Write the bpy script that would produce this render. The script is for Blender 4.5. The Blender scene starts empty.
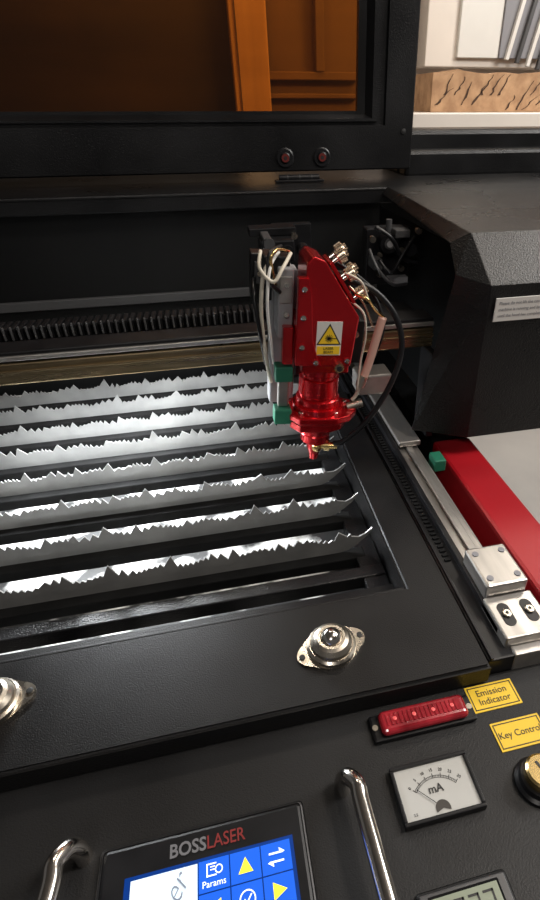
import bpy, bmesh, math, random
from mathutils import Vector, Matrix
random.seed(4)
S=bpy.context.scene
COL=S.collection
# ---------------------------------------------------------------- materials
def mat(name,col,rough=.5,metal=0,bump=0,bscale=300,var=0,vscale=8,col2=None,emit=0,coat=0,spec=.5,rvar=0,stretch=None,thr=None,trans=0,bd=.001):
    m=bpy.data.materials.new(name);m.use_nodes=True
    n=m.node_tree;N=n.nodes;L=n.links
    b=N['Principled BSDF']
    b.inputs['Base Color'].default_value=(*col,1)
    b.inputs['Roughness'].default_value=rough
    b.inputs['Metallic'].default_value=metal
    b.inputs['Specular IOR Level'].default_value=spec
    b.inputs['Coat Weight'].default_value=coat
    b.inputs['Coat Roughness'].default_value=.12
    b.inputs['Transmission Weight'].default_value=trans
    tc=N.new('ShaderNodeTexCoord');mp=N.new('ShaderNodeMapping')
    L.new(tc.outputs['Object'],mp.inputs['Vector'])
    if stretch: mp.inputs['Scale'].default_value=stretch
    if emit:
        b.inputs['Emission Color'].default_value=(*col,1);b.inputs['Emission Strength'].default_value=emit
    nz=N.new('ShaderNodeTexNoise');nz.inputs['Scale'].default_value=vscale;nz.inputs['Detail'].default_value=6
    L.new(mp.outputs['Vector'],nz.inputs['Vector'])
    c2=col2 or tuple(min(1,c*(1+var)+var*.01) for c in col)
    if var or col2:
        cr=N.new('ShaderNodeValToRGB')
        lo,hi=thr or (.35,.65)
        cr.color_ramp.elements[0].position=lo;cr.color_ramp.elements[1].position=hi
        cr.color_ramp.elements[0].color=(*col,1);cr.color_ramp.elements[1].color=(*c2,1)
        L.new(nz.outputs['Fac'],cr.inputs['Fac']);L.new(cr.outputs['Color'],b.inputs['Base Color'])
    if rvar:
        mr=N.new('ShaderNodeMapRange');mr.inputs['From Min'].default_value=.3;mr.inputs['From Max'].default_value=.7
        mr.inputs['To Min'].default_value=max(.02,rough-rvar);mr.inputs['To Max'].default_value=min(1,rough+rvar)
        L.new(nz.outputs['Fac'],mr.inputs['Value']);L.new(mr.outputs['Result'],b.inputs['Roughness'])
    if bump:
        n2=N.new('ShaderNodeTexNoise');n2.inputs['Scale'].default_value=bscale;n2.inputs['Detail'].default_value=2
        L.new(mp.outputs['Vector'],n2.inputs['Vector'])
        bp=N.new('ShaderNodeBump');bp.inputs['Strength'].default_value=bump;bp.inputs['Distance'].default_value=bd
        L.new(n2.outputs['Fac'],bp.inputs['Height']);L.new(bp.outputs['Normal'],b.inputs['Normal'])
    return m
M={}
M['powder']=mat('black powder coat',(.005,.005,.0055),.32,bump=.7,bscale=420,var=.5,vscale=5,rvar=.06,spec=.30)
M['pebble']=mat('satin grained black coat',(.005,.005,.0052),.28,bump=.9,bscale=420,var=.5,vscale=5,rvar=.05,spec=.36,bd=.0012)
M['deck']=mat('black deck paint',(.005,.005,.0055),.42,bump=.4,bscale=700,col2=(.010,.0095,.0095),vscale=7,rvar=.12,spec=.25)
M['panel']=mat('charcoal panel paint',(.011,.011,.0115),.48,bump=.35,bscale=750,var=.3,vscale=6,spec=.28,rvar=.08)
M['black']=mat('black plastic',(.006,.006,.007),.35,var=.3,vscale=30,spec=.35)
M['blackm']=mat('black matte',(.003,.003,.003),.8,var=.3,vscale=30,spec=.15)
M['inner']=mat('inner wall paint',(.0035,.0038,.004),.5,var=.5,vscale=2,spec=.2)
M['steel']=mat('pale blade steel',(.24,.24,.235),.46,metal=.4,bump=.12,bscale=200,col2=(.32,.32,.31),vscale=18,rvar=.1)
M['alu']=mat('brushed aluminium',(.52,.50,.47),.36,metal=.85,col2=(.42,.40,.38),vscale=60,rvar=.08,stretch=(1,.15,1))
M['chrome']=mat('chrome',(.72,.68,.63),.16,metal=1,var=.05)
M['nickel']=mat('dull nickel',(.58,.53,.46),.30,metal=1,bump=.2,bscale=90,col2=(.46,.41,.34),vscale=60,rvar=.1)
M['gold']=mat('tinted rail',(.36,.28,.17),.30,metal=.9,col2=(.18,.13,.07),vscale=3,stretch=(1,1,40),rvar=.06)
M['tray']=mat('bed tray with painted glow',(.035,.035,.035),.5,metal=.1,col2=(.90,.90,.88),vscale=15,bump=.5,bscale=60,thr=(.45,.57))  # white patches in the colour stand in for lamp glow on the tray
M['red']=mat('red anodised',(.52,.004,.010),.24,metal=.75,var=.1,vscale=10,coat=.5)
M['redp']=mat('red paint',(.34,.004,.010),.4,bump=.1,bscale=300,var=.08,vscale=4)
M['redlens']=mat('red lens',(.20,.006,.012),.18,coat=1,var=.9,vscale=60,emit=.05)
M['led']=mat('led dot',(.75,.10,.10),.3,var=.2,vscale=60,emit=.25)
M['brass']=mat('brass',(.72,.52,.22),.25,metal=1,var=.1)
M['copper']=mat('copper tinted steel',(.60,.45,.32),.26,metal=1,var=.1,vscale=50)
M['green']=mat('green plastic',(.012,.14,.08),.5,var=.2)
M['white']=mat('white plastic',(.66,.65,.62),.45,var=.05)
M['cream']=mat('cream cable',(.55,.51,.42),.5,var=.1)
M['yellow']=mat('yellow label',(.85,.56,.02),.5,var=.05)
M['ink']=mat('black ink',(.01,.01,.01),.5,var=.1)
M['inkr']=mat('red ink',(.20,.014,.012),.5,var=.02)
M['inkb']=mat('dull grey ink',(.15,.15,.16),.5,var=.02)
M['inkg']=mat('grey ink',(.22,.22,.24),.5,var=.02)
M['pen']=mat('faded pen ink',(.22,.26,.34),.5,var=.02,emit=.15)
M['pink']=mat('pinkish tube',(.62,.38,.31),.3,var=.15,coat=.5)
M['lcdw']=mat('screen white',(.62,.72,.80),.3,emit=.65,var=.03)
M['lcdb']=mat('screen blue',(.01,.10,.62),.3,emit=.6,var=.03)
M['lcdk']=mat('screen dark blue',(.0,.03,.20),.3,emit=.3,var=.03)
M['lcdy']=mat('screen yellow',(.95,.8,.05),.3,emit=.8,var=.03)
M['lcdi']=mat('screen icon white',(.85,.9,1),.3,emit=.8,var=.03)
M['lcdg']=mat('segment display',(.26,.29,.22),.2,emit=.1,var=.05)
M['dial']=mat('dial face',(.50,.50,.48),.3,coat=1,var=.04)
M['dialg']=mat('dial hub',(.055,.05,.045),.3,coat=.5,var=.1)
M['wood']=mat('pine wood',(.66,.42,.22),.6,col2=(.52,.32,.15),vscale=3,stretch=(6,6,.4))
M['mwood']=mat('brown wood board',(.12,.075,.042),.7,col2=(.17,.105,.058),vscale=2,stretch=(2,1,.8))
M['dwood']=mat('dark window backing',(.050,.036,.022),.6,col2=(.022,.016,.011),vscale=2,stretch=(1,1,2))
M['bark']=mat('rough sawn board',(.46,.28,.155),.85,col2=(.30,.17,.09),vscale=20,bump=1,bscale=50)
M['crack']=mat('dark crack',(.045,.022,.012),.9,var=.5,vscale=40)
M['scrap']=mat('yellowish offcut',(.62,.52,.20),.6,var=.2,vscale=40)
M['wall']=mat('wall paint',(.50,.44,.40),.8,bump=.1,bscale=80,var=.04,vscale=2)
M['tabletop']=mat('white laminate',(.68,.62,.56),.35,var=.04)
M['floor']=mat('concrete floor',(.52,.50,.47),.6,col2=(.46,.44,.42),vscale=4,bump=.1,bscale=60)
M['ceil']=mat('ceiling paint',(.30,.29,.28),.9,var=.03)
M['greym']=mat('grey painted metal',(.26,.26,.27),.45,var=.1,vscale=4)
M['rim']=mat('dark grey rim',(.06,.06,.062),.35,var=.1,vscale=4)
M['redk']=mat('dark red screw',(.10,.012,.010),.35,var=.2,vscale=40)
def acrylic():
    m=bpy.data.materials.new('amber acrylic');m.use_nodes=True
    n=m.node_tree;N=n.nodes;L=n.links;N.remove(N['Principled BSDF'])
    o=N['Material Output'];t=N.new('ShaderNodeBsdfTransparent');g=N.new('ShaderNodeBsdfGlossy');mx=N.new('ShaderNodeMixShader');fr=N.new('ShaderNodeFresnel')
    tc=N.new('ShaderNodeTexCoord');mp=N.new('ShaderNodeMapping');mp.inputs['Rotation'].default_value=(0,.6,0);mp.inputs['Scale'].default_value=(1,1,9)
    L.new(tc.outputs['Object'],mp.inputs['Vector'])
    nz=N.new('ShaderNodeTexNoise');nz.inputs['Scale'].default_value=2.2;nz.inputs['Detail'].default_value=5;cr=N.new('ShaderNodeValToRGB')
    L.new(mp.outputs['Vector'],nz.inputs['Vector'])
    cr.color_ramp.elements[0].color=(.92,.58,.22,1);cr.color_ramp.elements[1].color=(.76,.47,.17,1)
    L.new(nz.outputs['Fac'],cr.inputs['Fac']);L.new(cr.outputs['Color'],t.inputs['Color'])
    g.inputs['Roughness'].default_value=.12;fr.inputs['IOR'].default_value=1.5
    L.new(fr.outputs['Fac'],mx.inputs[0]);L.new(t.outputs[0],mx.inputs[1]);L.new(g.outputs[0],mx.inputs[2]);L.new(mx.outputs[0],o.inputs[0])
    return m
M['acrylic']=acrylic()
# ---------------------------------------------------------------- builder
class B:
    def __init__(s,T=None): s.v=[];s.f=[];s.m=[];s.sm=[];s.mats=[];s.T=T
    def mi(s,k):
        if k not in s.mats: s.mats.append(k)
        return s.mats.index(k)
    def raw(s,vs,fs,k,smooth=False,X=None):
        o=len(s.v);mi=s.mi(k)
        for v in vs:
            v=Vector(v)
            if X is not None: v=X@v
            if s.T is not None: v=s.T@v
            s.v.append(v)
        for i,f in enumerate(fs):
            s.f.append([o+a for a in f]);s.m.append(mi);s.sm.append(smooth[i] if isinstance(smooth,list) else smooth)
        return s
    def bm(s,bm,k,smooth=False,X=None):
        bm.verts.index_update()
        s.raw([v.co.copy() for v in bm.verts],[[v.index for v in f.verts] for f in bm.faces],k,smooth,X);bm.free();return s
    def box(s,x0,x1,y0,y1,z0,z1,k,bev=0,X=None,seg=2):
        bm=bmesh.new();bmesh.ops.create_cube(bm,size=1)
        for v in bm.verts:
            v.co=Vector(((x0+x1)/2+v.co.x*(x1-x0),(y0+y1)/2+v.co.y*(y1-y0),(z0+z1)/2+v.co.z*(z1-z0)))
        if bev: bmesh.ops.bevel(bm,geom=bm.edges[:],offset=bev,segments=seg,affect='EDGES',profile=.5)
        return s.bm(bm,k,False,X)
    def prism(s,pts,d,k,bev=0,X=None):
        bm=bmesh.new();vs=[bm.verts.new(p) for p in pts];f=bm.faces.new(vs)
        r=bmesh.ops.extrude_face_region(bm,geom=[f])
        for v in [g for g in r['geom'] if isinstance(g,bmesh.types.BMVert)]: v.co+=Vector(d)
        bmesh.ops.recalc_face_normals(bm,faces=bm.faces[:])
        if bev: bmesh.ops.bevel(bm,geom=bm.edges[:],offset=bev,segments=2,affect='EDGES',profile=.5)
        return s.bm(bm,k,False,X)
    def cyl(s,p0,p1,r,k,r2=None,n=24,smooth=True):
        p0=Vector(p0);p1=Vector(p1);r2=r if r2 is None else r2
        return s.lathe([(r,0),(r2,(p1-p0).length)],k,n,X=frame(p0,p1-p0),cap=True,sharp=True)
    def lathe(s,prof,k,n=32,X=None,cap=True,sharp=True):
        vs=[];fs=[];sm=[]
        for i in range(len(prof)-1):
            o=len(vs)
            for (r,z) in (prof[i],prof[i+1]):
                for j in range(n):
                    a=2*math.pi*j/n;vs.append((r*math.cos(a),r*math.sin(a),z))
            for j in range(n): fs.append([o+j,o+(j+1)%n,o+n+(j+1)%n,o+n+j]);sm.append(True)
        if cap:
            for e in (0,-1):
                r,z=prof[e]
                if r>1e-5:
                    o=len(vs);
                    for j in range(n):
                        a=2*math.pi*j/n;vs.append((r*math.cos(a),r*math.sin(a),z))
                    fs.append([o+j for j in (range(n) if e else reversed(range(n)))]);sm.append(False)
        return s.raw(vs,fs,k,sm,X)
    def tube(s,pts,r,k,n=10,sub=8,X=None):
        P=[Vector(p) for p in pts];Q=[]
        if len(P)>2 and sub>1:
            for i in range(len(P)-1):
                a=P[max(i-1,0)];b=P[i];c=P[i+1];d=P[min(i+2,len(P)-1)]
                for q in range(sub):
                    t=q/sub
                    Q.append(.5*((2*b)+(c-a)*t+(2*a-5*b+4*c-d)*t*t+(3*b-a-3*c+d)*t**3))
            Q.append(P[-1])
        else: Q=P
        vs=[];fs=[];up=Vector((.13,.2,1)).normalized();prev=None
        for i,q in enumerate(Q):
            t=(Q[min(i+1,len(Q)-1)]-Q[max(i-1,0)]).normalized()
            if prev is None:
                a=t.cross(up)
                if a.length<.1: a=t.cross(Vector((1,0,0)))
            else: a=prev-t*prev.dot(t)
            a.normalize();prev=a;b=t.cross(a)
            for j in range(n):
                g=2*math.pi*j/n;vs.append(q+r*(a*math.cos(g)+b*math.sin(g)))
        for i in range(len(Q)-1):
            for j in range(n): fs.append([i*n+j,i*n+(j+1)%n,(i+1)*n+(j+1)%n,(i+1)*n+j])
        fs.append(list(reversed(range(n))));fs.append([(len(Q)-1)*n+j for j in range(n)])
        return s.raw(vs,fs,k,True,X)
    def sphere(s,c,r,k,n=24,sc=(1,1,1)):
        bm=bmesh.new();bmesh.ops.create_uvsphere(bm,u_segments=n,v_segments=n//2,radius=r)
        return s.bm(bm,k,True,Matrix.Translation(c)@Matrix.Diagonal((*sc,1)))
    def text(s,body,X,size,k,align='CENTER',ext=.0001,sx=1,bold=0,sp=1,shear=0):
        cu=bpy.data.curves.new('t','FONT');cu.body=body;cu.size=size;cu.align_x=align;cu.align_y='CENTER';cu.extrude=ext;cu.offset=bold;cu.space_line=sp;cu.resolution_u=3;cu.shear=shear
        ob=bpy.data.objects.new('t',cu);COL.objects.link(ob)
        bpy.context.view_layer.update();dg=bpy.context.evaluated_depsgraph_get()
        me=bpy.data.meshes.new_from_object(ob.evaluated_get(dg))
        s.raw([v.co.copy() for v in me.vertices],[list(p.vertices) for p in me.polygons],k,False,X@Matrix.Diagonal((sx,1,1,1)))
        bpy.data.objects.remove(ob);bpy.data.meshes.remove(me);bpy.data.curves.remove(cu);return s
    def make(s,name,parent=None,label=None,cat=None,kind=None,group=None,origin=None):
        xs=[v.x for v in s.v];ys=[v.y for v in s.v];zs=[v.z for v in s.v]
        o=Vector(origin) if origin else Vector(((min(xs)+max(xs))/2,(min(ys)+max(ys))/2,(min(zs) if parent is None else (min(zs)+max(zs))/2)))
        me=bpy.data.meshes.new(name);me.from_pydata([v-o for v in s.v],[],s.f)
        for k in s.mats: me.materials.append(M[k])
        for i,p in enumerate(me.polygons): p.material_index=s.m[i];p.use_smooth=s.sm[i]
        me.update()
        ob=bpy.data.objects.new(name,me);COL.objects.link(ob)
        place(ob,o,parent)
        if label: ob['label']=label
        if cat: ob['category']=cat
        if kind: ob['kind']=kind
        if group: ob['group']=group
        return ob
W={}
def place(ob,o,parent):
    W[ob.name]=Vector(o)
    if parent is not None:
        ob.parent=parent;ob.location=Vector(o)-W[parent.name]
    else: ob.location=o
def empty(name,loc,parent=None,label=None,cat=None):
    e=bpy.data.objects.new(name,None);e.empty_display_size=.05;COL.objects.link(e);place(e,Vector(loc),parent)
    if label:e['label']=label
    if cat:e['category']=cat
    return e
def frame(p,d,up=None):
    z=Vector(d).normalized();u=Vector(up) if up else (Vector((0,0,1)) if abs(z.z)<.95 else Vector((1,0,0)))
    x=u.cross(z).normalized();y=z.cross(x)
    m=Matrix((x,y,z)).transposed().to_4x4();m.translation=Vector(p);return m
def flat(x,y,z,rot=0): return Matrix.Translation((x,y,z))@Matrix.Rotation(math.radians(rot),4,'Z')
def front(x,y,z): return Matrix.Translation((x,y,z))@Matrix.Rotation(math.radians(90),4,'X')
D=.9;CP=.87
# ---------------------------------------------------------------- room
B().box(-3,4,-2.5,2.7,-.05,0,'floor').make('floor',kind='structure')
B().box(-3,4,2.6,2.7,0,2.9,'wall').make('wall_back',kind='structure')
B().box(-3,4,-2.5,2.7,2.9,2.95,'ceil').make('ceiling',kind='structure')
# ---------------------------------------------------------------- machine
MC=empty('laser_cutter',(-.2,.8,0),None,'black and red laser cutting machine with raised lid and control panel','laser cutter')
b=B()
b.box(-1.3,.42,.06,.285,.05,.845,'powder',.004)
b.box(-1.3,.20,.43,1.55,.05,.78,'powder',.004)
b.make('cabinet_body',MC,'black steel cabinet')
b=B()
b.box(.352,.425,.302,.755,.05,.88,'redp',.006)
b.make('side_frame',MC,'bright red painted steel frame')
b=B()
b.box(.352,.425,.757,1.5,.05,.88,'blackm',.004)
b.box(.40,.404,.757,1.3,.88,1.2,'inner',.001)
b.box(.20,.352,.95,1.3,.80,.88,'blackm',.002)
b.make('inner_side_panel',MC,'black inner side panel')
# deck
b=B()
pts=[(-1.3,.29,D),(.234,.29,D),(.234,.95,D),(.180,.95,D),(.180,.415,D),(-1.3,.415,D)]
bm=bmesh.new();vs=[bm.verts.new(p) for p in pts];f=bm.faces.new(vs)
r=bmesh.ops.extrude_face_region(bm,geom=[f])
for v in [g for g in r['geom'] if isinstance(g,bmesh.types.BMVert)]: v.co.z-=.03
bmesh.ops.recalc_face_normals(bm,faces=bm.faces[:])
bmesh.ops.bevel(bm,geom=[e for e in bm.edges if abs(e.verts[0].co.z-e.verts[1].co.z)<.001],offset=.0035,segments=3,affect='EDGES')
b.bm(bm,'deck')
b.box(-1.3,.18,.4155,.4195,.80,D-.004,'deck',.001)
b.box(.1805,.1845,.4155,1.3,.80,D-.004,'deck',.001)
b.make('deck',MC,'black textured steel deck around the cutting bed')
b=B()
b.box(-1.3,.178,.421,.452,.862,.868,'deck',.002)
b.box(-1.3,.178,.480,.500,.835,.858,'powder',.002)
b.box(.145,.178,.452,1.3,.835,.856,'powder',.002)
b.box(-.66,-.63,.452,1.3,.835,.856,'powder',.002)
b.make('slat_support',MC,'black steel support frame')
b=B()
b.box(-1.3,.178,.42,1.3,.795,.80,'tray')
b.make('bed_tray',MC,'shiny metal tray under the slats with glow patches painted in')
ys=[.535,.617,.700,.788,.873,.955,1.04,1.12]
for y in ys:
    b=B();b.box(-.66,.160,y-.016,y+.006,.838,.8565,'blackm',.002)
    b.make('cross_bar',MC,'black bar under the slat')
def slat(y,seed,xr):
    rnd=random.Random(seed);x=-.62;top=[]
    zb=.882;run=0;mode=0;wob=rnd.random()*6;seq=[0,2,1,0,2,0,1,2];si=rnd.randint(0,7)
    top.append((x,zb))
    while x<xr-.035:
        if run<=0:
            si=(si+1)%8;mode=seq[si];run={0:rnd.randint(3,6),1:rnd.randint(2,3),2:1}[mode]
        w,am=((.0072,.0048),(.012,.0085),(.0185,.0150))[mode];run-=1
        w*=rnd.uniform(.8,1.25);am*=rnd.uniform(.7,1.2)
        base=zb+.0030*math.sin(x*95+wob)
        asym=rnd.choice([.35,.5,.65])
        top.append((x+w*asym,base+am));top.append((x+w,zb+.0030*math.sin((x+w)*95+wob)+rnd.uniform(-.001,.001)));x+=w
    x=top[-1][0]
    top.append((xr-.018,.882));top.append((xr-.008,.887));top.append((xr+.002,.896))
    top.sort(key=lambda p:p[0])
    xr2=top[-1][0]
    def zlow(x):
        return .857 if x<xr2-.045 else .857+((x-xr2+.045)/.045)**1.6*.034
    th=.0022;b=B();V=[];F=[]
    for (px,pz) in top:
        zl=min(zlow(px),pz-.003)
        V+=[(px,y-th/2,zl),(px,y-th/2,pz),(px,y+th/2,pz),(px,y+th/2,zl)]
    for i in range(len(top)-1):
        a=4*i;c=a+4
        F+=[[a,c,c+1,a+1],[a+1,c+1,c+2,a+2],[a+2,c+2,c+3,a+3],[a+3,c+3,c,a]]
    F+=[[0,1,2,3],[4*len(top)-1,4*len(top)-2,4*len(top)-3,4*len(top)-4]]
    b.raw(V,F,'steel')
    b.make('cutting_bed_slat',None,'serrated grey steel knife slat spanning the cutting bed','metal slat',group='serrated slats of the cutting bed')
for i,y in enumerate(ys): slat(y,i*7+1,.170)
rs=random.Random(3)
for (x,y) in ((-.012,.765),(.012,.842),(-.11,.665),(-.20,.755),(.06,.745)):
    b=B();n=7;R_=rs.uniform(.012,.019)
    b.prism([(x+R_*rs.uniform(.7,1.1)*math.cos(2*math.pi*i/n),y+R_*rs.uniform(.6,1)*math.sin(2*math.pi*i/n),.8003) for i in range(n)],(0,0,.003),'scrap',.0005)
    b.make('cut_scrap',None,'small yellowish offcut lying on the bed tray','offcut',group='yellowish offcuts on the bed tray')
# control panel
b=B()
b.box(-1.3,.62,.03,.300,CP-.025,CP,'panel',.004)
b.box(-1.3,.62,.03,.05,.05,CP-.026,'panel')
b.box(.43,.62,.06,.30,.05,CP-.026,'powder')
b.make('control_panel',MC,'charcoal painted control panel')
def ball(x,y,rot):
    e=empty('ball_transfer_unit',(x,y,D),MC,'dull nickel ball transfer with oval two-hole flange')
    R=flat(x,y,D,rot)
    b=B();pts=[]
    for k in range(48):
        a=2*math.pi*k/48;c,s_=math.cos(a),math.sin(a)
        rr=.0275+.0125*max(0,abs(c))**7
        pts.append((rr*c,rr*s_*(1 if abs(c)<.8 else .92),0))
    b.prism(pts,(0,0,.003),'nickel',X=R)
    b.lathe([(.0275,.003),(.0268,.0075),(.0245,.0095),(.0235,.0095),(.0225,.013),(.019,.0175),(.0155,.0195),(.0125,.0195),(.0115,.018)],'nickel',40,X=R,cap=False)
    b.make('flange',e)
    b=B();b.sphere(R@Vector((0,0,.0165)),.0118,'chrome',28);b.make('ball',e,'polished steel ball')
    for sx in (-1,1):
        b=B();b.lathe([(.0034,.0031),(.0034,.0042),(.002,.0045)],'ink',12,X=R@Matrix.Translation((sx*.0345,0,0)));b.make('screw_hole',e,'dark screw hole')
ball(.072,.351,12)
ball(-.272,.362,12)
# ---------------------------------------------------------------- linear rail at the side
b=B()
b.box(.237,.272,.30,1.3,.80,.893,'black',.002)
b.box(.239,.243,.30,1.3,.893,.897,'black',.001)
b.box(.262,.270,.33,1.3,.893,.903,'black',.001)
for i in range(90):
    yy=.45+i*.0085; b.box(.2485,.2565,yy,yy+.004,.892,.8955,'blackm')
b.make('cable_track',MC,'black slotted track')
b=B()
b.box(.274,.312,.43,1.3,.80,.892,'alu',.003)
b.box(.287,.299,.43,1.3,.892,.898,'alu',.002)
b.make('linear_rail',MC,'silver aluminium rail')
b=B()
b.box(.314,.352,.30,1.3,.78,.80,'blackm')
b.make('rail_gap_cover',MC,'dark channel')
e=empty('bearing_block',(.295,.37,.89),MC,'silver machined block with screws and slots')
b=B()
b.box(.266,.320,.372,.437,.86,.925,'alu',.003)
b.make('block',e)
b=B()
b.box(.262,.324,.312,.371,.86,.908,'alu',.002)
b.box(.268,.322,.299,.312,.86,.895,'alu',.002)
b.make('slotted_plate',e)
for x in (.275,.311):
    for y in (.384,.425):
        b=B();b.lathe([(.0042,0),(.0042,.0012)],'inkg',14,X=flat(x,y,.925));b.make('screw',e)
for x in (.278,.307):
    pts=[]
    for k in range(20):
        a=2*math.pi*k/20;pts.append((x+.0072*math.cos(a),.343+(.009 if math.sin(a)>=0 else -.009)+.0072*math.sin(a),.908))
    b=B();b.prism(pts,(0,0,.0008),'black');b.make('slot',e,'black oval slot')
    b=B();b.lathe([(.0052,0),(.0052,.0025),(.004,.003)],'nickel',18,X=flat(x,.343,.9088));b.lathe([(.0022,.003),(.0022,.0033)],'ink',6,X=flat(x,.343,.9088));b.make('screw',e)
b=B();b.box(.318,.338,.660,.69,.88,.902,'green',.002);b.make('end_stop',MC,'green plastic stop')
# ---------------------------------------------------------------- back walls, top plate
b=B()
b.box(-1.3,.9,1.33,1.35,.78,1.236,'inner',.002)
b.box(-1.3,1.0,1.30,1.70,1.228,1.24,'powder',.004)
b.box(-1.3,.43,1.30,1.306,1.205,1.235,'powder',.002)
b.box(-1.3,.42,1.318,1.332,1.00,1.02,'rim',.001)
b.make('rear_housing',MC,'black rear wall and top plate')
b=B()
b.box(.53,1.6,1.56,1.72,1.235,1.345,'powder',.012)
b.box(.53,1.6,1.50,1.56,1.235,1.30,'powder',.01)
b.make('rear_cover',MC,'black raised rear cover')
bm=bmesh.new()
def V(*p): return bm.verts.new(p)
L0=V(.300,.735,.922);B0=V(.388,.695,.918);C0=V(1.0,.690,.918)
M1=V(.350,.738,1.188);F1=V(.389,.695,1.180);F2=V(1.0,.690,1.18)
N1=V(.358,.79,1.222);T1=V(.381,.768,1.24);T2=V(1.0,.745,1.24)
NB=V(.405,1.305,1.225);TB=V(.418,1.305,1.24);TR=V(1.0,1.305,1.24);C1=V(1.0,1.31,.92)
bm.faces.new([L0,B0,F1,M1]);bm.faces.new([B0,C0,F2,F1]);bm.faces.new([M1,F1,T1,N1]);bm.faces.new([F1,F2,T2,T1])
bm.faces.new([N1,T1,TB,NB]);bm.faces.new([T1,T2,TR,TB]);bm.faces.new([C0,C1,TR,T2,F2])
bmesh.ops.recalc_face_normals(bm,faces=bm.faces[:])
e=empty('side_cover',(.65,.9,.92),MC,'black textured side housing with angled edges')
b=B();b.bm(bm,'pebble');o=b.make('housing_shell',e)
md=o.modifiers.new('s','SOLIDIFY');md.thickness=.004;md.offset=-1
md=o.modifiers.new('b','BEVEL');md.width=.004;md.segments=3;md.limit_method='ANGLE'
b=B()
b.box(.398,.60,.6905,.6925,1.126,1.162,'white',.0008)
for i,t in enumerate(("Please do not lift the cover when the","machine is running and keep it closed","until the head has completed its travel")):
    b.text(t,front(.404,.6902,1.154-i*.0095),.0066,'inkg',align='LEFT')
b.make('sticker',e,'white sticker with small grey text')
# ---------------------------------------------------------------- lid
LY=1.45
LID=empty('lid',(0,LY,1.26),MC,'raised black lid with amber window')
b=B()
bm=bmesh.new()
def loop(x0,x1,z0,z1,y): return [bm.verts.new(p) for p in ((x0,y,z0),(x1,y,z0),(x1,y,z1),(x0,y,z1))]
ls=[loop(-1.25,.525,1.262,2.1,LY+.04),loop(-1.25,.525,1.262,2.1,LY+.003),loop(-1.247,.522,1.265,2.097,LY),
    loop(-1.15,.452,1.358,2.0,LY),loop(-1.149,.450,1.36,1.998,LY+.008),
    loop(-1.14,.432,1.366,1.99,LY+.008),loop(-1.14,.431,1.367,1.99,LY),loop(-1.135,.418,1.372,1.985,LY),loop(-1.13,.405,1.381,1.98,LY+.022),loop(-1.125,.386,1.388,1.975,LY+.022),loop(-1.125,.386,1.388,1.975,LY+.04)]
for a,c in zip(ls,ls[1:]):
    for i in range(4): bm.faces.new([a[i],a[(i+1)%4],c[(i+1)%4],c[i]])
a,c=ls[-1],ls[0]
for i in range(4): bm.faces.new([a[i],a[(i+1)%4],c[(i+1)%4],c[i]])
bmesh.ops.recalc_face_normals(bm,faces=bm.faces[:])
b.bm(bm,'powder');b.make('lid_frame',LID,'black textured steel frame')
b=B();b.box(-1.14,.40,LY+.026,LY+.031,1.38,1.985,'acrylic');b.make('window_pane',LID,'amber tinted acrylic window')
for x in (.199,.291):
    b=B();X=frame((x,LY,1.292),(0,-1,0))
    b.lathe([(.022,0),(.022,.002),(.019,.004),(.013,.004)],'black',28,X=X,cap=False)
    b.lathe([(.013,0.001),(.0125,.005),(.010,.007),(.004,.0075)],'black',20,X=X)
    b.lathe([(.0095,.0074),(.0090,.0082)],'redk',16,X=X)
    b.lathe([(.0045,.0083),(.0045,.0086)],'ink',6,X=X)
    b.make('bolt',LID,'dark recessed bolt with reddish centre')
b=B();b.lathe([(.007,0),(.006,.002),(.001,.003)],'ink',16,X=frame((.50,LY,1.345),(0,-1,0)));b.make('rubber_plug',LID,'small black plug')
b=B()
b.box(.17,.29,LY-.03,LY+.0,1.241,1.246,'black',.001)
b.cyl((.18,LY-.014,1.25),(.28,LY-.014,1.25),.007,'black')
for x in (.20,.23,.26): b.cyl((x,LY-.014,1.25),(x+.002,LY-.014,1.25),.0075,'rim')
b.make('hinge',LID,'black butt hinge')
# ---------------------------------------------------------------- gantry
G=empty('gantry',(-.1,.80,1.05),MC,'horizontal gantry beam with cable chain')
b=B()
b.box(-1.25,.345,.785,.835,1.055,1.088,'gold',.002)
b.box(-1.25,.345,.790,.835,1.088,1.104,'black',.002)
b.box(-1.25,.345,.786,.797,1.091,1.098,'alu',.001)
b.box(-1.25,.345,.782,.786,1.074,1.077,'gold',.0005)
b.make('beam',G,'pale gold tinted metal beam')
b=B()
for i in range(64):
    x=-.62+i*.011
    b.box(x,x+.0075,.868,.905,1.092,1.112,'black',.0012)
    b.box(x+.007,x+.0115,.872,.900,1.094,1.107,'blackm')
    b.box(x+.001,x+.0035,.864,.869,1.094,1.1145,'rim',.0005)
b.box(-1.25,.34,.86,.92,1.080,1.092,'black',.002)
b.make('cable_chain',G,'black toothed cable chain')
b=B()
b.box(.274,.314,.72,.93,.898,.908,'alu',.002)
b.box(.205,.262,.745,.79,.995,1.030,'alu',.003)
b.box(.330,.344,.74,.80,.90,1.055,'black',.002)
b.make('end_bracket',G,'silver gantry end plate')
b=B()
b.box(.07,.16,1.06,1.10,1.19,1.205,'black',.002)
b.box(.085,.15,1.02,1.06,1.15,1.19,'black',.003)
b.box(.09,.105,1.0,1.06,1.10,1.20,'rim',.002)
b.cyl((.10,1.0,1.19),(.10,.99,1.19),.010,'rim')
b.cyl((.135,1.02,1.17),(.135,1.01,1.17),.012,'black')
b.cyl((.17,1.06,1.165),(.17,1.03,1.165),.012,'black')
b.cyl((.155,1.06,1.19),(.155,1.05,1.19),.006,'nickel')
b.box(.12,.20,1.12,1.14,1.12,1.20,'black',.002)
b.make('mirror_bracket',G,'black bracket with round fittings')
b=B()
b.box(.295,.385,1.04,1.07,1.09,1.20,'black',.003)
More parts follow.
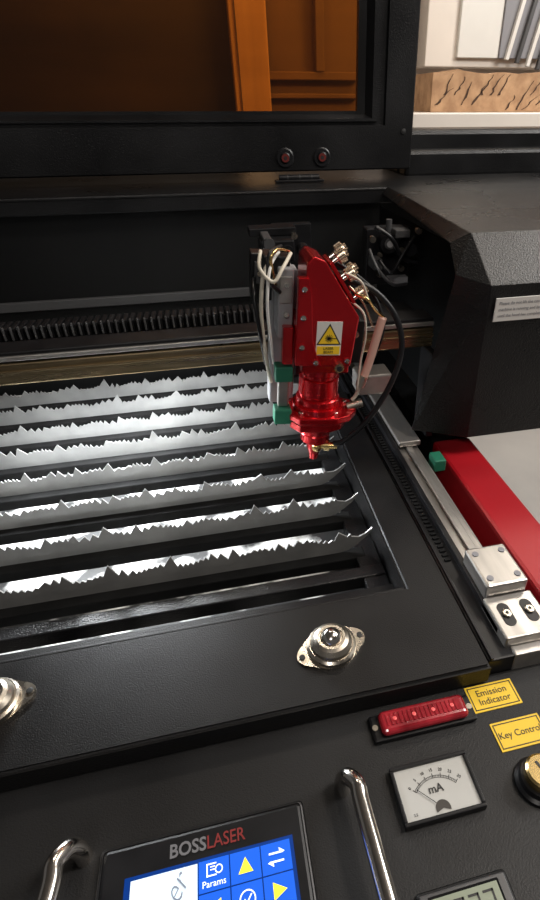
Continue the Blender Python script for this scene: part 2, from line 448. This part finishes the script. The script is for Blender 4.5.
b.cyl((.335,1.04,1.175),(.335,1.015,1.175),.018,'black')
b.cyl((.335,1.016,1.175),(.335,1.012,1.175),.010,'rim')
b.cyl((.335,1.0125,1.175),(.335,1.010,1.175),.006,'greym')
b.cyl((.375,1.04,1.165),(.375,1.00,1.165),.012,'black')
b.cyl((.355,1.0,1.165),(.355,.995,1.165),.006,'nickel')  # nickel and rim bits on this mount are added to read as highlights
b.cyl((.30,1.02,1.185),(.30,1.01,1.185),.006,'nickel')
b.cyl((.365,1.04,1.125),(.365,1.02,1.125),.006,'nickel')
b.cyl((.32,1.04,1.115),(.32,1.02,1.115),.005,'nickel')
b.cyl((.34,1.04,1.19),(.34,1.04,1.215),.006,'rim')
b.box(.345,.375,1.01,1.04,1.185,1.20,'rim',.002)
b.box(.300,.318,1.00,1.04,1.13,1.15,'rim',.002)
b.box(.34,.38,1.02,1.04,1.095,1.108,'greym',.001)
b.cyl((.385,1.0,1.20),(.385,.99,1.20),.006,'nickel')
b.cyl((.31,1.0,1.16),(.31,.99,1.16),.004,'nickel')
b.tube([(.30,1.0,1.21),(.33,.99,1.19),(.36,1.0,1.15),(.39,1.0,1.14)],.004,'black')
b.tube([(.31,1.0,1.15),(.33,.98,1.13),(.35,.98,1.16),(.38,1.0,1.19)],.003,'black')
b.tube([(.29,1.0,1.17),(.30,.97,1.14),(.33,.97,1.11),(.37,1.0,1.10)],.003,'rim')
b.make('mirror_mount',G,'black mirror mount with knobs and small metal bits added as highlights')
# ---------------------------------------------------------------- laser head
hx,hy=.12,.715
T=Matrix.Translation((hx,hy,.90))@Matrix.Rotation(math.radians(5),4,'Y')@Matrix.Translation((0,0,-.90))
H=empty('laser_head',(.13,.715,.90),MC,'red anodised laser head with nozzle and knobs')
b=B(T)
b.prism([(-.034,-.036,1.086),(.038,-.036,1.086),(.044,-.036,1.158),(-.009,-.036,1.232),(-.026,-.036,1.238),(-.034,-.036,1.228)],(0,.068,0),'red',.0025)
b.prism([(-.045,-.042,1.090),(-.006,-.042,1.088),(-.012,-.042,1.098),(-.021,-.042,1.126),(-.026,-.042,1.19),(-.031,-.042,1.212),(-.045,-.042,1.212)],(0,.012,0),'red',.0015)
b.box(-.033,.036,-.034,.030,1.074,1.087,'red',.002)
b.box(-.045,-.034,-.03,.03,1.090,1.15,'red',.002)
b.make('mirror_housing',H,'glossy red angled mirror housing')
b=B(T)
b.lathe([(.0295,1.076),(.0295,1.064),(.0275,1.062),(.0275,1.058),(.0305,1.056),(.0310,1.030),(.0295,1.028),(.0295,1.025),(.0335,1.023),(.0340,1.008)],'red',44)
b.lathe([(.039,1.012),(.040,1.003)],'red',44)
b.make('lens_tube',H,'smooth red lens tube')
b=B(T)
pts=[(-.050,-.02,1.003),(-.034,-.042,1.003),(.022,-.045,1.003),(.046,-.035,1.003),(.061,-.014,1.003),(.058,.02,1.003),(.03,.034,1.003),(-.04,.034,1.003)]
b.prism(pts,(0,0,-.011),'red',.002)
pts=[(p[0]*.82-.004,p[1]*.86,.989) for p in pts]
b.prism(pts,(0,0,-.014),'red',.002)
b.cyl((0,0,.988),(0,0,.993),.03,'black')
b.make('focus_flange',H,'wide red two-layer adjustment flange')
for a in (12,160,230,300):
    b=B(T);b.lathe([(.0045,1.003),(.0045,1.007),(.003,1.008)],'chrome',14,X=Matrix.Translation((.046*math.cos(math.radians(a)),.035*math.sin(math.radians(a)),0)));b.make('flange_screw',H)
b=B(T)
b.lathe([(.026,.976),(.026,.966),(.022,.964),(.022,.958),(.0235,.956),(.0235,.944),(.0140,.940),(.0125,.928),(.0090,.918),(.0070,.906),(.003,.906)],'red',36)
b.cyl((.008,-.010,.935),(.034,-.018,.938),.006,'brass')
b.cyl((.014,-.012,.936),(.022,-.015,.937),.009,'brass',n=6)
b.sphere((.001,-.013,.934),.0085,'brass',14)
b.make('nozzle',H,'short red nozzle with brass fitting')
for x,zz in ((-.037,1.198),(-.037,1.160),(-.037,1.118),(-.016,1.095),(.031,1.095)):
    b=B(T);b.lathe([(.0038,0),(.0038,.003),(.002,.0035)],'chrome',14,X=frame((x,-.042 if x<-.01 else -.036,zz),(0,-1,0)));b.make('housing_screw',H,'small chrome screw')
b=B(T);b.cyl((.018,-.036,1.088),(.018,-.048,1.088),.007,'copper');b.cyl((.018,-.047,1.088),(.018,-.050,1.088),.004,'ink');b.make('lock_screw',H,'round copper toned lock screw')
d=Vector((.8,0,.6))
k=B(T)
k.prism([Vector((-.002,-.018,1.224))+d*.002,Vector((.041,-.018,1.163))+d*.002,Vector((.041,-.018,1.163))+d*.007,Vector((-.002,-.018,1.224))+d*.007],(0,.048,0),'red',.001)
k.make('tilt_plate',H,'red adjustment plate')
for (t,yy,ln) in ((.0,-.006,.018),(.02,.020,.030),(.42,-.008,.016),(.50,.018,.030),(.92,-.006,.018)):
    q=Vector((.002,0,1.222)).lerp(Vector((.039,0,1.169)),t)+Vector((0,yy,0))+d*.006
    k=B(T)
    k.cyl(q,q+d*(ln*.6),.0036,'chrome',n=12)
    X=frame(q+d*(ln*.40),d)
    k.lathe([(.0088,0),(.0095,.001),(.0095,.011),(.0088,.012)],'copper',20,X=X)
    for j in range(16):
        a=2*math.pi*j/16;k.box(.0092,.0101,-.0007,.0007,.001,.011,'nickel',X=X@Matrix.Rotation(a,4,'Z'))
    k.lathe([(.0055,.012),(.005,.016)],'copper',14,X=X)
    k.make('thumb_screw',H,'knurled brass coloured thumb screw')
b=B(T)
lx0,lx1,lz0,lz1=-.016,.020,1.104,1.153
yy=-.0375
b.box(lx0,lx1,yy,yy+.001,lz0,lz1,'white')
cx_=.002
def tri(b,r,zc,y,k):
    vs=[(cx_+r*math.cos(math.radians(a)),y,zc+r*math.sin(math.radians(a))) for a in (90,210,330)]
    b.raw(vs,[[0,1,2]],k)
zt=1.130
tri(b,.0205,zt,yy-.0003,'ink');tri(b,.0172,zt,yy-.0005,'yellow')
for a in range(0,360,30):
    c,s_=math.cos(math.radians(a)),math.sin(math.radians(a));r=.0058;w=.0005;zc=zt-.001
    b.raw([(cx_-s_*w,yy-.0007,zc+c*w),(cx_+s_*w,yy-.0007,zc-c*w),(cx_+c*r+s_*w,yy-.0007,zc+s_*r-c*w),(cx_+c*r-s_*w,yy-.0007,zc+s_*r+c*w)],[[0,1,2,3]],'ink')
b.raw([(cx_,yy-.0007,zt-.0016),(cx_+.011,yy-.0007,zt-.0016),(cx_+.011,yy-.0007,zt-.0004),(cx_,yy-.0007,zt-.0004)],[[0,1,2,3]],'ink')
b.box(lx0+.0015,lx1-.0015,yy-.0004,yy,1.1055,1.1175,'yellow')
b.text("LASER\nBEAM",front(cx_,yy-.0006,1.1115),.0055,'ink')
b.make('warning_label',H,'white laser warning sticker with yellow triangle and strip')
b=B(T)
b.box(-.072,-.034,.030,.062,.995,1.205,'greym',.003)
b.box(-.067,-.046,-.012,.030,1.12,1.216,'greym',.002)
b.box(-.065,-.048,-.014,-.011,1.17,1.206,'alu',.001)
b.box(-.034,.05,.032,.058,1.04,1.20,'black',.003)
b.box(-.085,-.05,.0,.03,1.205,1.228,'black',.002)
b.box(-.100,-.070,.03,.06,1.16,1.225,'black',.002)
b.box(-.095,-.075,.026,.03,1.185,1.215,'rim',.001)
b.box(-.061,-.046,-.026,-.008,1.085,1.14,'red',.002)
b.box(-.064,-.048,-.012,.0,1.01,1.08,'alu',.002)
b.box(.045,.075,.034,.058,1.06,1.13,'black',.002)
for zz_ in (1.13,1.155,1.195): b.cyl((-.056,-.012,zz_),(-.056,-.017,zz_),.0035,'chrome',n=12)
b.cyl((-.088,.026,1.20),(-.088,.020,1.20),.004,'nickel',n=12)
b.cyl((.06,.034,1.11),(.06,.026,1.11),.005,'nickel',n=12)
b.make('carriage',H,'grey metal carriage plate with bracket and fittings')
for q in ((-.070,-.044,-.024,1.056,1.080),(-.070,-.044,-.024,.985,1.010)):
    b=B(T);b.box(q[0],q[1],q[2],.0,q[3],q[4],'green',.002);b.make('connector_block',H,'green connector block')
b=B()
b.tube([(.075,.73,1.225),(.06,.70,1.215),(.052,.69,1.17),(.054,.70,1.10),(.060,.72,1.05)],.0028,'cream')
b.tube([(.085,.73,1.235),(.068,.69,1.225),(.060,.68,1.18),(.062,.69,1.12),(.066,.72,1.08)],.0022,'white')
b.tube([(.09,.74,1.24),(.07,.70,1.24),(.066,.69,1.21),(.08,.70,1.19)],.003,'black')
b.tube([(.10,.73,1.235),(.08,.70,1.245),(.07,.69,1.235),(.075,.70,1.20)],.002,'brass')
b.tube([(.06,.72,1.24),(.055,.69,1.225),(.07,.68,1.21),(.085,.69,1.225),(.10,.72,1.235)],.0025,'cream')
b.tube([(.05,.74,1.20),(.045,.70,1.19),(.048,.69,1.14),(.055,.72,1.08)],.003,'black')
b.tube([(.185,.70,1.18),(.20,.69,1.175),(.215,.70,1.155),(.232,.71,1.14)],.002,'brass')
b.tube([(.17,.70,1.21),(.19,.69,1.20),(.205,.70,1.17),(.225,.71,1.145)],.0016,'cream')
b.tube([(.16,.73,1.22),(.185,.72,1.205),(.21,.72,1.185),(.235,.72,1.165)],.003,'black')
b.tube([(.17,.74,1.20),(.20,.74,1.19),(.225,.73,1.16),(.235,.72,1.12),(.225,.73,1.07)],.0025,'black')
b.tube([(.18,.70,1.17),(.195,.69,1.155),(.20,.695,1.12),(.195,.70,1.08),(.19,.70,1.03)],.0016,'cream')
b.tube([(.178,.71,1.19),(.198,.70,1.165),(.212,.70,1.13)],.0016,'copper')
b.make('wire_bundle',H,'cream black and yellow wires')
b=B()
b.tube([(.18,.72,1.195),(.215,.71,1.18),(.245,.70,1.145),(.255,.69,1.10),(.240,.685,1.045),(.205,.685,.985),(.168,.69,.948),(.152,.697,.940)],.0046,'black',12)
b.make('air_hose',H,'black rubber air hose')
b=B()
b.tube([(.228,.705,1.142),(.222,.705,1.12),(.210,.705,1.075),(.202,.705,1.05)],.0065,'pink',14)
b.cyl((.2025,.705,1.052),(.196,.705,1.035),.008,'nickel')
b.tube([(.196,.705,1.036),(.19,.705,1.02),(.183,.705,1.012)],.003,'cream')
b.cyl((.175,.705,1.0),(.20,.705,1.005),.007,'nickel')
b.make('sensor_tube',H,'pinkish translucent tube with metal end')
# ---------------------------------------------------------------- things on the control panel
z=CP
E=empty('emission_light',(.149,.266,CP),MC,'red indicator light in a black frame')
b=B();b.box(.094,.205,.2525,.2805,z,z+.006,'black',.003)
for x in (.0985,.2005): b.lathe([(.003,0),(.003,.001)],'nickel',12,X=flat(x,.2665,z+.006))
b.make('lamp_base',E)
b=B();b.box(.103,.196,.2545,.2785,z+.005,z+.016,'redlens',.006,seg=4)
for i in range(17): b.box(.1095+i*.0046,.1118+i*.0046,.2605,.2725,z+.0155,z+.0168,'redlens',.0004)
b.make('lamp_lens',E,'translucent dark red ribbed lens')
for i in range(4):
    b=B();b.lathe([(.0022,0),(.0019,.0006),(.001,.0008)],'led',14,X=flat(.1185+i*.0205,.2665,z+.0166));b.make('led_dot',E,'glowing red dot')
def lab(x0,x1,y0,y1,t,size,sp=1):
    b=B();b.box(x0,x1,y0,y1,z,z+.001,'yellow')
    w=.0009;o=.002
    for q in ((x0+o,x1-o,y0+o,y0+o+w),(x0+o,x1-o,y1-o-w,y1-o),(x0+o,x0+o+w,y0+o,y1-o),(x1-o-w,x1-o,y0+o,y1-o)):
        b.box(q[0],q[1],q[2],q[3],z+.001,z+.0014,'ink')
    b.text(t,flat((x0+x1)/2,(y0+y1)/2,z+.0013),size,'ink',sp=sp)
    b.make('panel_label',MC,'yellow label reading '+t.replace('\n',' '))
lab(.2055,.260,.260,.289,'Emission\nIndicator',.0100,.95)
lab(.2145,.2685,.218,.2465,'Key Control',.0092)
A=empty('ammeter',(.1385,.202,CP),MC,'analogue milliamp meter with black bezel')
b=B();ring2=lambda x0,x1,y0,y1,w,z0,z1,k:(b.box(x0,x1,y0,y0+w,z0,z1,k,.001),b.box(x0,x1,y1-w,y1,z0,z1,k,.001),b.box(x0,x0+w,y0+w,y1-w,z0,z1,k,.001),b.box(x1-w,x1,y0+w,y1-w,z0,z1,k,.001))
ring2(.0995,.1765,.176,.226,.0035,z,z+.009,'black');b.make('bezel',A)
b=B();b.box(.102,.174,.179,.2235,z,z+.006,'dial')
ccx,ccy=.138,.184
def arc(r,a0,a1,w,k,zz):
    n=24;vs=[];
    for i in range(n+1):
        a=math.radians(a0+(a1-a0)*i/n)
        for rr in (r-w/2,r+w/2): vs.append((ccx+rr*math.cos(a),ccy+rr*math.sin(a),zz))
    b.raw(vs,[[2*i,2*i+2,2*i+3,2*i+1] for i in range(n)],k)
arc(.0275,42,138,.0004,'ink',z+.0063);arc(.0255,42,138,.0003,'ink',z+.0063)
for i in range(31):
    a=math.radians(138-96*i/30);l=.0040 if i%5==0 else .0022
    c,s_=math.cos(a),math.sin(a);r=.0255;w=.00018 if i%5 else .0003
    b.raw([(ccx+r*c-s_*w,ccy+r*s_+c*w,z+.0064),(ccx+r*c+s_*w,ccy+r*s_-c*w,z+.0064),(ccx+(r+l)*c+s_*w,ccy+(r+l)*s_-c*w,z+.0064),(ccx+(r+l)*c-s_*w,ccy+(r+l)*s_+c*w,z+.0064)],[[0,1,2,3]],'ink')
for i,t in enumerate(('0','5','10','15','20','25','30')):
    a=math.radians(138-16*i)
    b.text(t,flat(ccx+.0325*math.cos(a),ccy+.0325*math.sin(a),z+.0064,math.degrees(a)-90),.0038,'ink')
b.text('mA',flat(ccx-.001,.2005,z+.0066),.0100,'ink',bold=.0001)
b.text('2.5',flat(ccx-.026,.184,z+.0064),.0032,'ink')
arc(.0035,-20,200,.007,'dialg',z+.0066)
b.tube([(ccx-.005,ccy+.005,z+.0075),(ccx-.0185,ccy+.0190,z+.0075)],.0003,'ink',6,1)
b.make('dial',A,'pale dial with milliamp scale')
DD=-.0015
Dp=empty('display_unit',(-.07,.15,CP),MC,'touch display with blue buttons in a dark bezel')
b=B();b.box(-.156,.016,.07,.2205,z,z+.0045,'rim',.004);b.box(-.1535,.0135,.0725,.218,z+.003,z+.0065,'black',.003)
b.make('bezel',Dp,'dark glossy bezel with thin grey rim')
zz=z+.0066
b=B()
b.box(-.134,.003,.08,.196+DD,zz-.002,zz+.0004,'lcdk')
b.box(-.1290,-.0765,.085,.193+DD,zz,zz+.0006,'lcdw')
for i in range(3):
    for j in range(5):
        x0=-.0755+i*.0255;y1=.1935-j*.0225+DD
        b.box(x0,x0+.0245,y1-.0215,y1,zz,zz+.0007,'lcdb')
iz=zz+.001
def poly(pts,k): b.raw([(p[0],p[1],iz) for p in pts],[list(range(len(pts)))],k)
def cell(i,j): return (-.0755+i*.0255+.01225,.1935-j*.0225-.01075+DD)
x,y=cell(1,0);poly([(x-.006,y-.005),(x+.006,y-.005),(x,y+.006)],'lcdy')
x,y=cell(2,1);poly([(x-.005,y-.006),(x+.006,y),(x-.005,y+.006)],'lcdy')
x,y=cell(0,1);poly([(x+.005,y-.006),(x+.005,y+.006),(x-.006,y)],'lcdy')
x,y=cell(1,2);poly([(x-.006,y+.005),(x,y-.006),(x+.006,y+.005)],'lcdy')
x,y=cell(2,0)
for s_,o in ((1,.003),(-1,-.003)):
    poly([(x-.006,y+o-.0007),(x+.006,y+o-.0007),(x+.006,y+o+.0007),(x-.006,y+o+.0007)],'lcdi')
    poly([(x+s_*.003,y+o),(x+s_*.0025,y+o+s_*.0035),(x+s_*.0075,y+o)],'lcdi')
x,y=cell(0,0)
b.text('Params',flat(x,y-.006,iz),.0066,'lcdi')
for q in ((x-.006,x-.005,y-.001,y+.008),(x-.006,x+.002,y+.007,y+.008),(x-.006,x+.002,y-.001,y),(x-.003,x+.001,y+.005,y+.0058),(x-.003,x+.001,y+.003,y+.0038)):
    poly([(q[0],q[2]),(q[1],q[2]),(q[1],q[3]),(q[0],q[3])],'lcdi')
def ringz(x,y,r,w,k):
    n=24;vs=[]
    for i in range(n+1):
        a=2*math.pi*i/n
        for rr in (r-w,r): vs.append((x+rr*math.cos(a),y+rr*math.sin(a),iz))
    b.raw(vs,[[2*i,2*i+2,2*i+3,2*i+1] for i in range(n)],k)
ringz(x+.004,y+.003,.0032,.0009,'lcdi')
x,y=cell(1,1);ringz(x,y,.0065,.001,'lcdi')
poly([(x-.003,y),(x-.0005,y-.003),(x-.0005,y-.0015),(x-.0022,y+.0008)],'lcdi');poly([(x-.0005,y-.003),(x+.0038,y+.003),(x+.0028,y+.0034),(x-.0005,y-.0012)],'lcdi')
b.text('er',flat(-.093,.178,iz,58),.024,'pen',sx=.85,bold=-.00035,shear=.35)
b.make('touch_screen',Dp,'lit screen with white area and blue icon buttons')
b=B()
b.text('BOSS',flat(-.069,.2045,zz+.0003),.0140,'inkb',align='RIGHT',sx=.95,bold=.0003)
b.text('LASER',flat(-.069,.2045,zz+.0003),.0140,'inkr',align='LEFT',sx=.85,bold=.0001)
b.make('brand_lettering',Dp,'grey and red lettering')
def handle(x0,x1,ya,yb,dx):
    b=B();h=.036
    b.tube([(x0+dx,ya+.006,z-.001),(x0+dx,ya+.006,z+h*.45),(x0+dx*.6,ya+.003,z+h*.82),(x0,ya-.008,z+h),(x0,ya-.022,z+h),(x0+(x1-x0)*.5,(ya+yb)/2,z+h),(x1,yb+.022,z+h),(x1,yb+.008,z+h),(x1+dx*.6,yb-.003,z+h*.82),(x1+dx,yb-.006,z+h*.45),(x1+dx,yb-.006,z-.001)],.0074,'chrome',18,10)
    b.make('handle',MC,'bent chrome bar handle')
handle(.064,.067,.216,.09,-.010)
handle(-.181,-.190,.214,.09,.010)
kx,ky=.234,.186
K=empty('key_switch',(kx,ky,CP),MC,'brass key switch in a black collar')
b=B();b.lathe([(.022,0),(.022,.004),(.019,.006),(.018,.012),(.015,.013)],'black',32,X=flat(kx,ky,z));b.make('collar',K)
b=B();b.lathe([(.0155,.010),(.0155,.022),(.0135,.024),(.0,.024)],'brass',32,X=flat(kx,ky,z))
b.box(-.0012,.0012,-.009,.009,.024,.0246,'ink',X=flat(kx,ky,z,20))
b.make('lock_barrel',K,'brass lock barrel')
dy=-.006
Q=empty('temperature_display',(.133,.105,CP),MC,'small digital readout in a grey bezel')
b=B();b.box(.092,.170,.085+dy,.1385+dy,z,z+.005,'panel',.003)
b.box(.0945,.1675,.0875+dy,.136+dy,z+.004,z+.0062,'rim',.001);b.make('bezel',Q)
b=B();b.box(.101,.161,.095+dy,.1335+dy,z+.006,z+.0070,'blackm',.0005);b.box(.103,.159,.097+dy,.1315+dy,z+.0068,z+.0074,'lcdg')
def seg(ch,x,y,w,h):
    T_={'0':'abcdef','2':'abged','7':'abc','8':'abcdefg'}[ch];t=.0022
    P_={'a':(x,x+w,y+h-t,y+h),'d':(x,x+w,y,y+t),'g':(x,x+w,y+h/2-t/2,y+h/2+t/2),'f':(x,x+t,y+h/2,y+h),'e':(x,x+t,y,y+h/2),'b':(x+w-t,x+w,y+h/2,y+h),'c':(x+w-t,x+w,y,y+h/2)}
    for c in T_:
        q=P_[c];b.box(q[0]+.0003,q[1]-.0003,q[2]+.0003,q[3]-.0003,z+.0074,z+.0078,'ink')
for i,ch in enumerate("2077"): seg(ch,.107+i*.0125,.104+dy,.0095,.024)
b.make('readout',Q,'grey green digit screen')
# ---------------------------------------------------------------- background
TB_=empty('work_table',(1.6,2.22,0),None,'white laminate work table standing behind the machine','table')
b=B();b.box(.62,2.6,1.95,2.5,1.325,1.378,'tabletop',.004);b.make('table_top',TB_)
for (x,y) in ((.68,2.0),(2.54,2.0),(.68,2.45),(2.54,2.45)):
    bb=B();bb.box(x-.025,x+.025,y-.025,y+.025,0,1.325,'greym',.003);bb.make('table_leg',TB_)
b=B();random.seed(8)
up=[];x=.83
while x<1.95:
    up.append((x,2.12,1.500+random.uniform(-.007,.006)));x+=random.uniform(.015,.04)
b.prism([(.83,2.12,1.379)]+up+[(1.95,2.12,1.379)],(0,.22,0),'bark')
x=.85
while x<1.9:
    zb_=random.choice([1.385,1.40,1.43]);zt_=min(1.492,zb_+random.uniform(.045,.10));n=6;sl=random.uniform(.02,.07)
    lft=[];rgt=[]
    for i in range(n+1):
        t=i/n;cxx=x+sl*t+random.uniform(-.006,.006);w=random.uniform(.0015,.0055)*(1.3-t)
        zz_=zb_+(zt_-zb_)*t
        lft.append((cxx-w,2.118,zz_));rgt.append((cxx+w,2.118,zz_))
    vs=lft+rgt
    b.raw(vs,[[i,n+1+i,n+2+i,i+1] for i in range(n)],'crack')
    x+=random.uniform(.022,.045)
b.make('rough_wood_board',None,'tan rough-cut board with dark slanted cracks on the table','wood board')
SH=empty('wooden_shelving',(-.3,2.3,0),None,'pine framed shelving with brown board, plus dark board added to darken amber window','shelf')
b=B();b.box(.140,.262,2.18,2.26,0,2.5,'wood',.004);b.box(.158,.162,2.176,2.181,0,2.5,'mwood');b.make('shelf_post',SH)
b=B();b.box(-1.9,-1.8,2.18,2.26,0,2.5,'wood',.004);b.make('shelf_post',SH)
b=B();b.box(-1.8,.140,2.24,2.26,0,2.5,'dwood');b.make('back_board',SH,'dark board added behind the window to darken it')  # board added to darken the left part of the amber window
b=B();b.box(.262,.60,2.30,2.32,0,2.5,'mwood');b.make('back_board',SH,'brown back board')
b=B();b.box(.262,.60,2.27,2.30,1.475,1.50,'mwood',.003);b.box(.262,.60,2.27,2.30,1.42,1.435,'mwood',.003);b.box(.44,.47,2.265,2.30,1.50,2.5,'mwood',.003);b.make('shelf_rail',SH,'brown cross rails')
GR=empty('wall_cabinet',(1.25,2.5,1.6),None,'white metal cabinet with grey louvered panel','cabinet')
b=B();b.box(.93,1.9,2.48,2.6,1.53,2.4,'tabletop',.004);b.make('cabinet_body',GR)
b=B();b.box(1.06,1.24,2.46,2.482,1.56,2.3,'white',.003);b.make('cabinet_door',GR)
b=B();b.box(1.24,1.9,2.45,2.47,1.56,2.3,'inkg',.002)
Rz=Matrix.Translation((1.24,2.44,1.56))@Matrix.Rotation(math.radians(12),4,'Y')
for i in range(8): b.box(.02+i*.05,.035+i*.05,-.01,.008,-.0,.72,'rim' if i%2 else 'white',.001,X=Rz)
b.make('louver_panel',GR,'grey louvers')
# ---------------------------------------------------------------- lights
def area(name,loc,target,size,power,col=(1,1,1),sy=None):
    l=bpy.data.lights.new(name,'AREA');l.energy=power;l.color=col;l.size=size
    if sy: l.shape='RECTANGLE';l.size_y=sy
    o=bpy.data.objects.new(name,l);COL.objects.link(o);o.location=loc
    o.rotation_euler=(Vector(target)-Vector(loc)).to_track_quat('-Z','Y').to_euler();return o
area('ceiling_and_fill_lamp',(1.0,.2,2.85),(.2,.6,.9),.4,24,(1,.90,.80))
area('ceiling_and_fill_lamp',(-.5,-1.3,2.8),(0,.7,.9),.5,14,(1,.94,.88))  # front fill added behind the operator to brighten the slat faces
area('rear_lamp',(1.5,1.7,2.8),(1.1,2.3,1.3),.6,16,(1,.90,.78))
area('rear_lamp',(.1,1.9,2.8),(.2,2.3,1.5),.3,10,(1,.90,.75))
area('bed_led_lamp',(-.22,.86,1.05),(-.18,.80,.8),.26,5.5,(.93,.97,1),.03)
area('bed_led_lamp',(-.20,.775,1.052),(-.18,.68,.80),.26,2.6,(.93,.97,1),.02)
area('side_floor_fill',(2.2,.6,2.6),(1.2,1.0,0),1.0,50,(1,.97,.93))  # unseen fill light added to brighten the floor beside the machine
w=bpy.data.worlds.new('World');S.world=w;w.use_nodes=True
w.node_tree.nodes['Background'].inputs[0].default_value=(.75,.72,.70,1);w.node_tree.nodes['Background'].inputs[1].default_value=.12
# ---------------------------------------------------------------- camera
c=bpy.data.cameras.new('camera');co=bpy.data.objects.new('camera',c);COL.objects.link(co);S.camera=co
c.sensor_fit='AUTO';c.sensor_width=36;c.lens=520*36/900;c.shift_x=-70/900;c.clip_start=.01
co.location=(0,0,1.4);co.rotation_euler=(math.radians(90-33.56),0,math.radians(-13.1))
try: S.view_settings.view_transform='Standard'
except Exception: pass
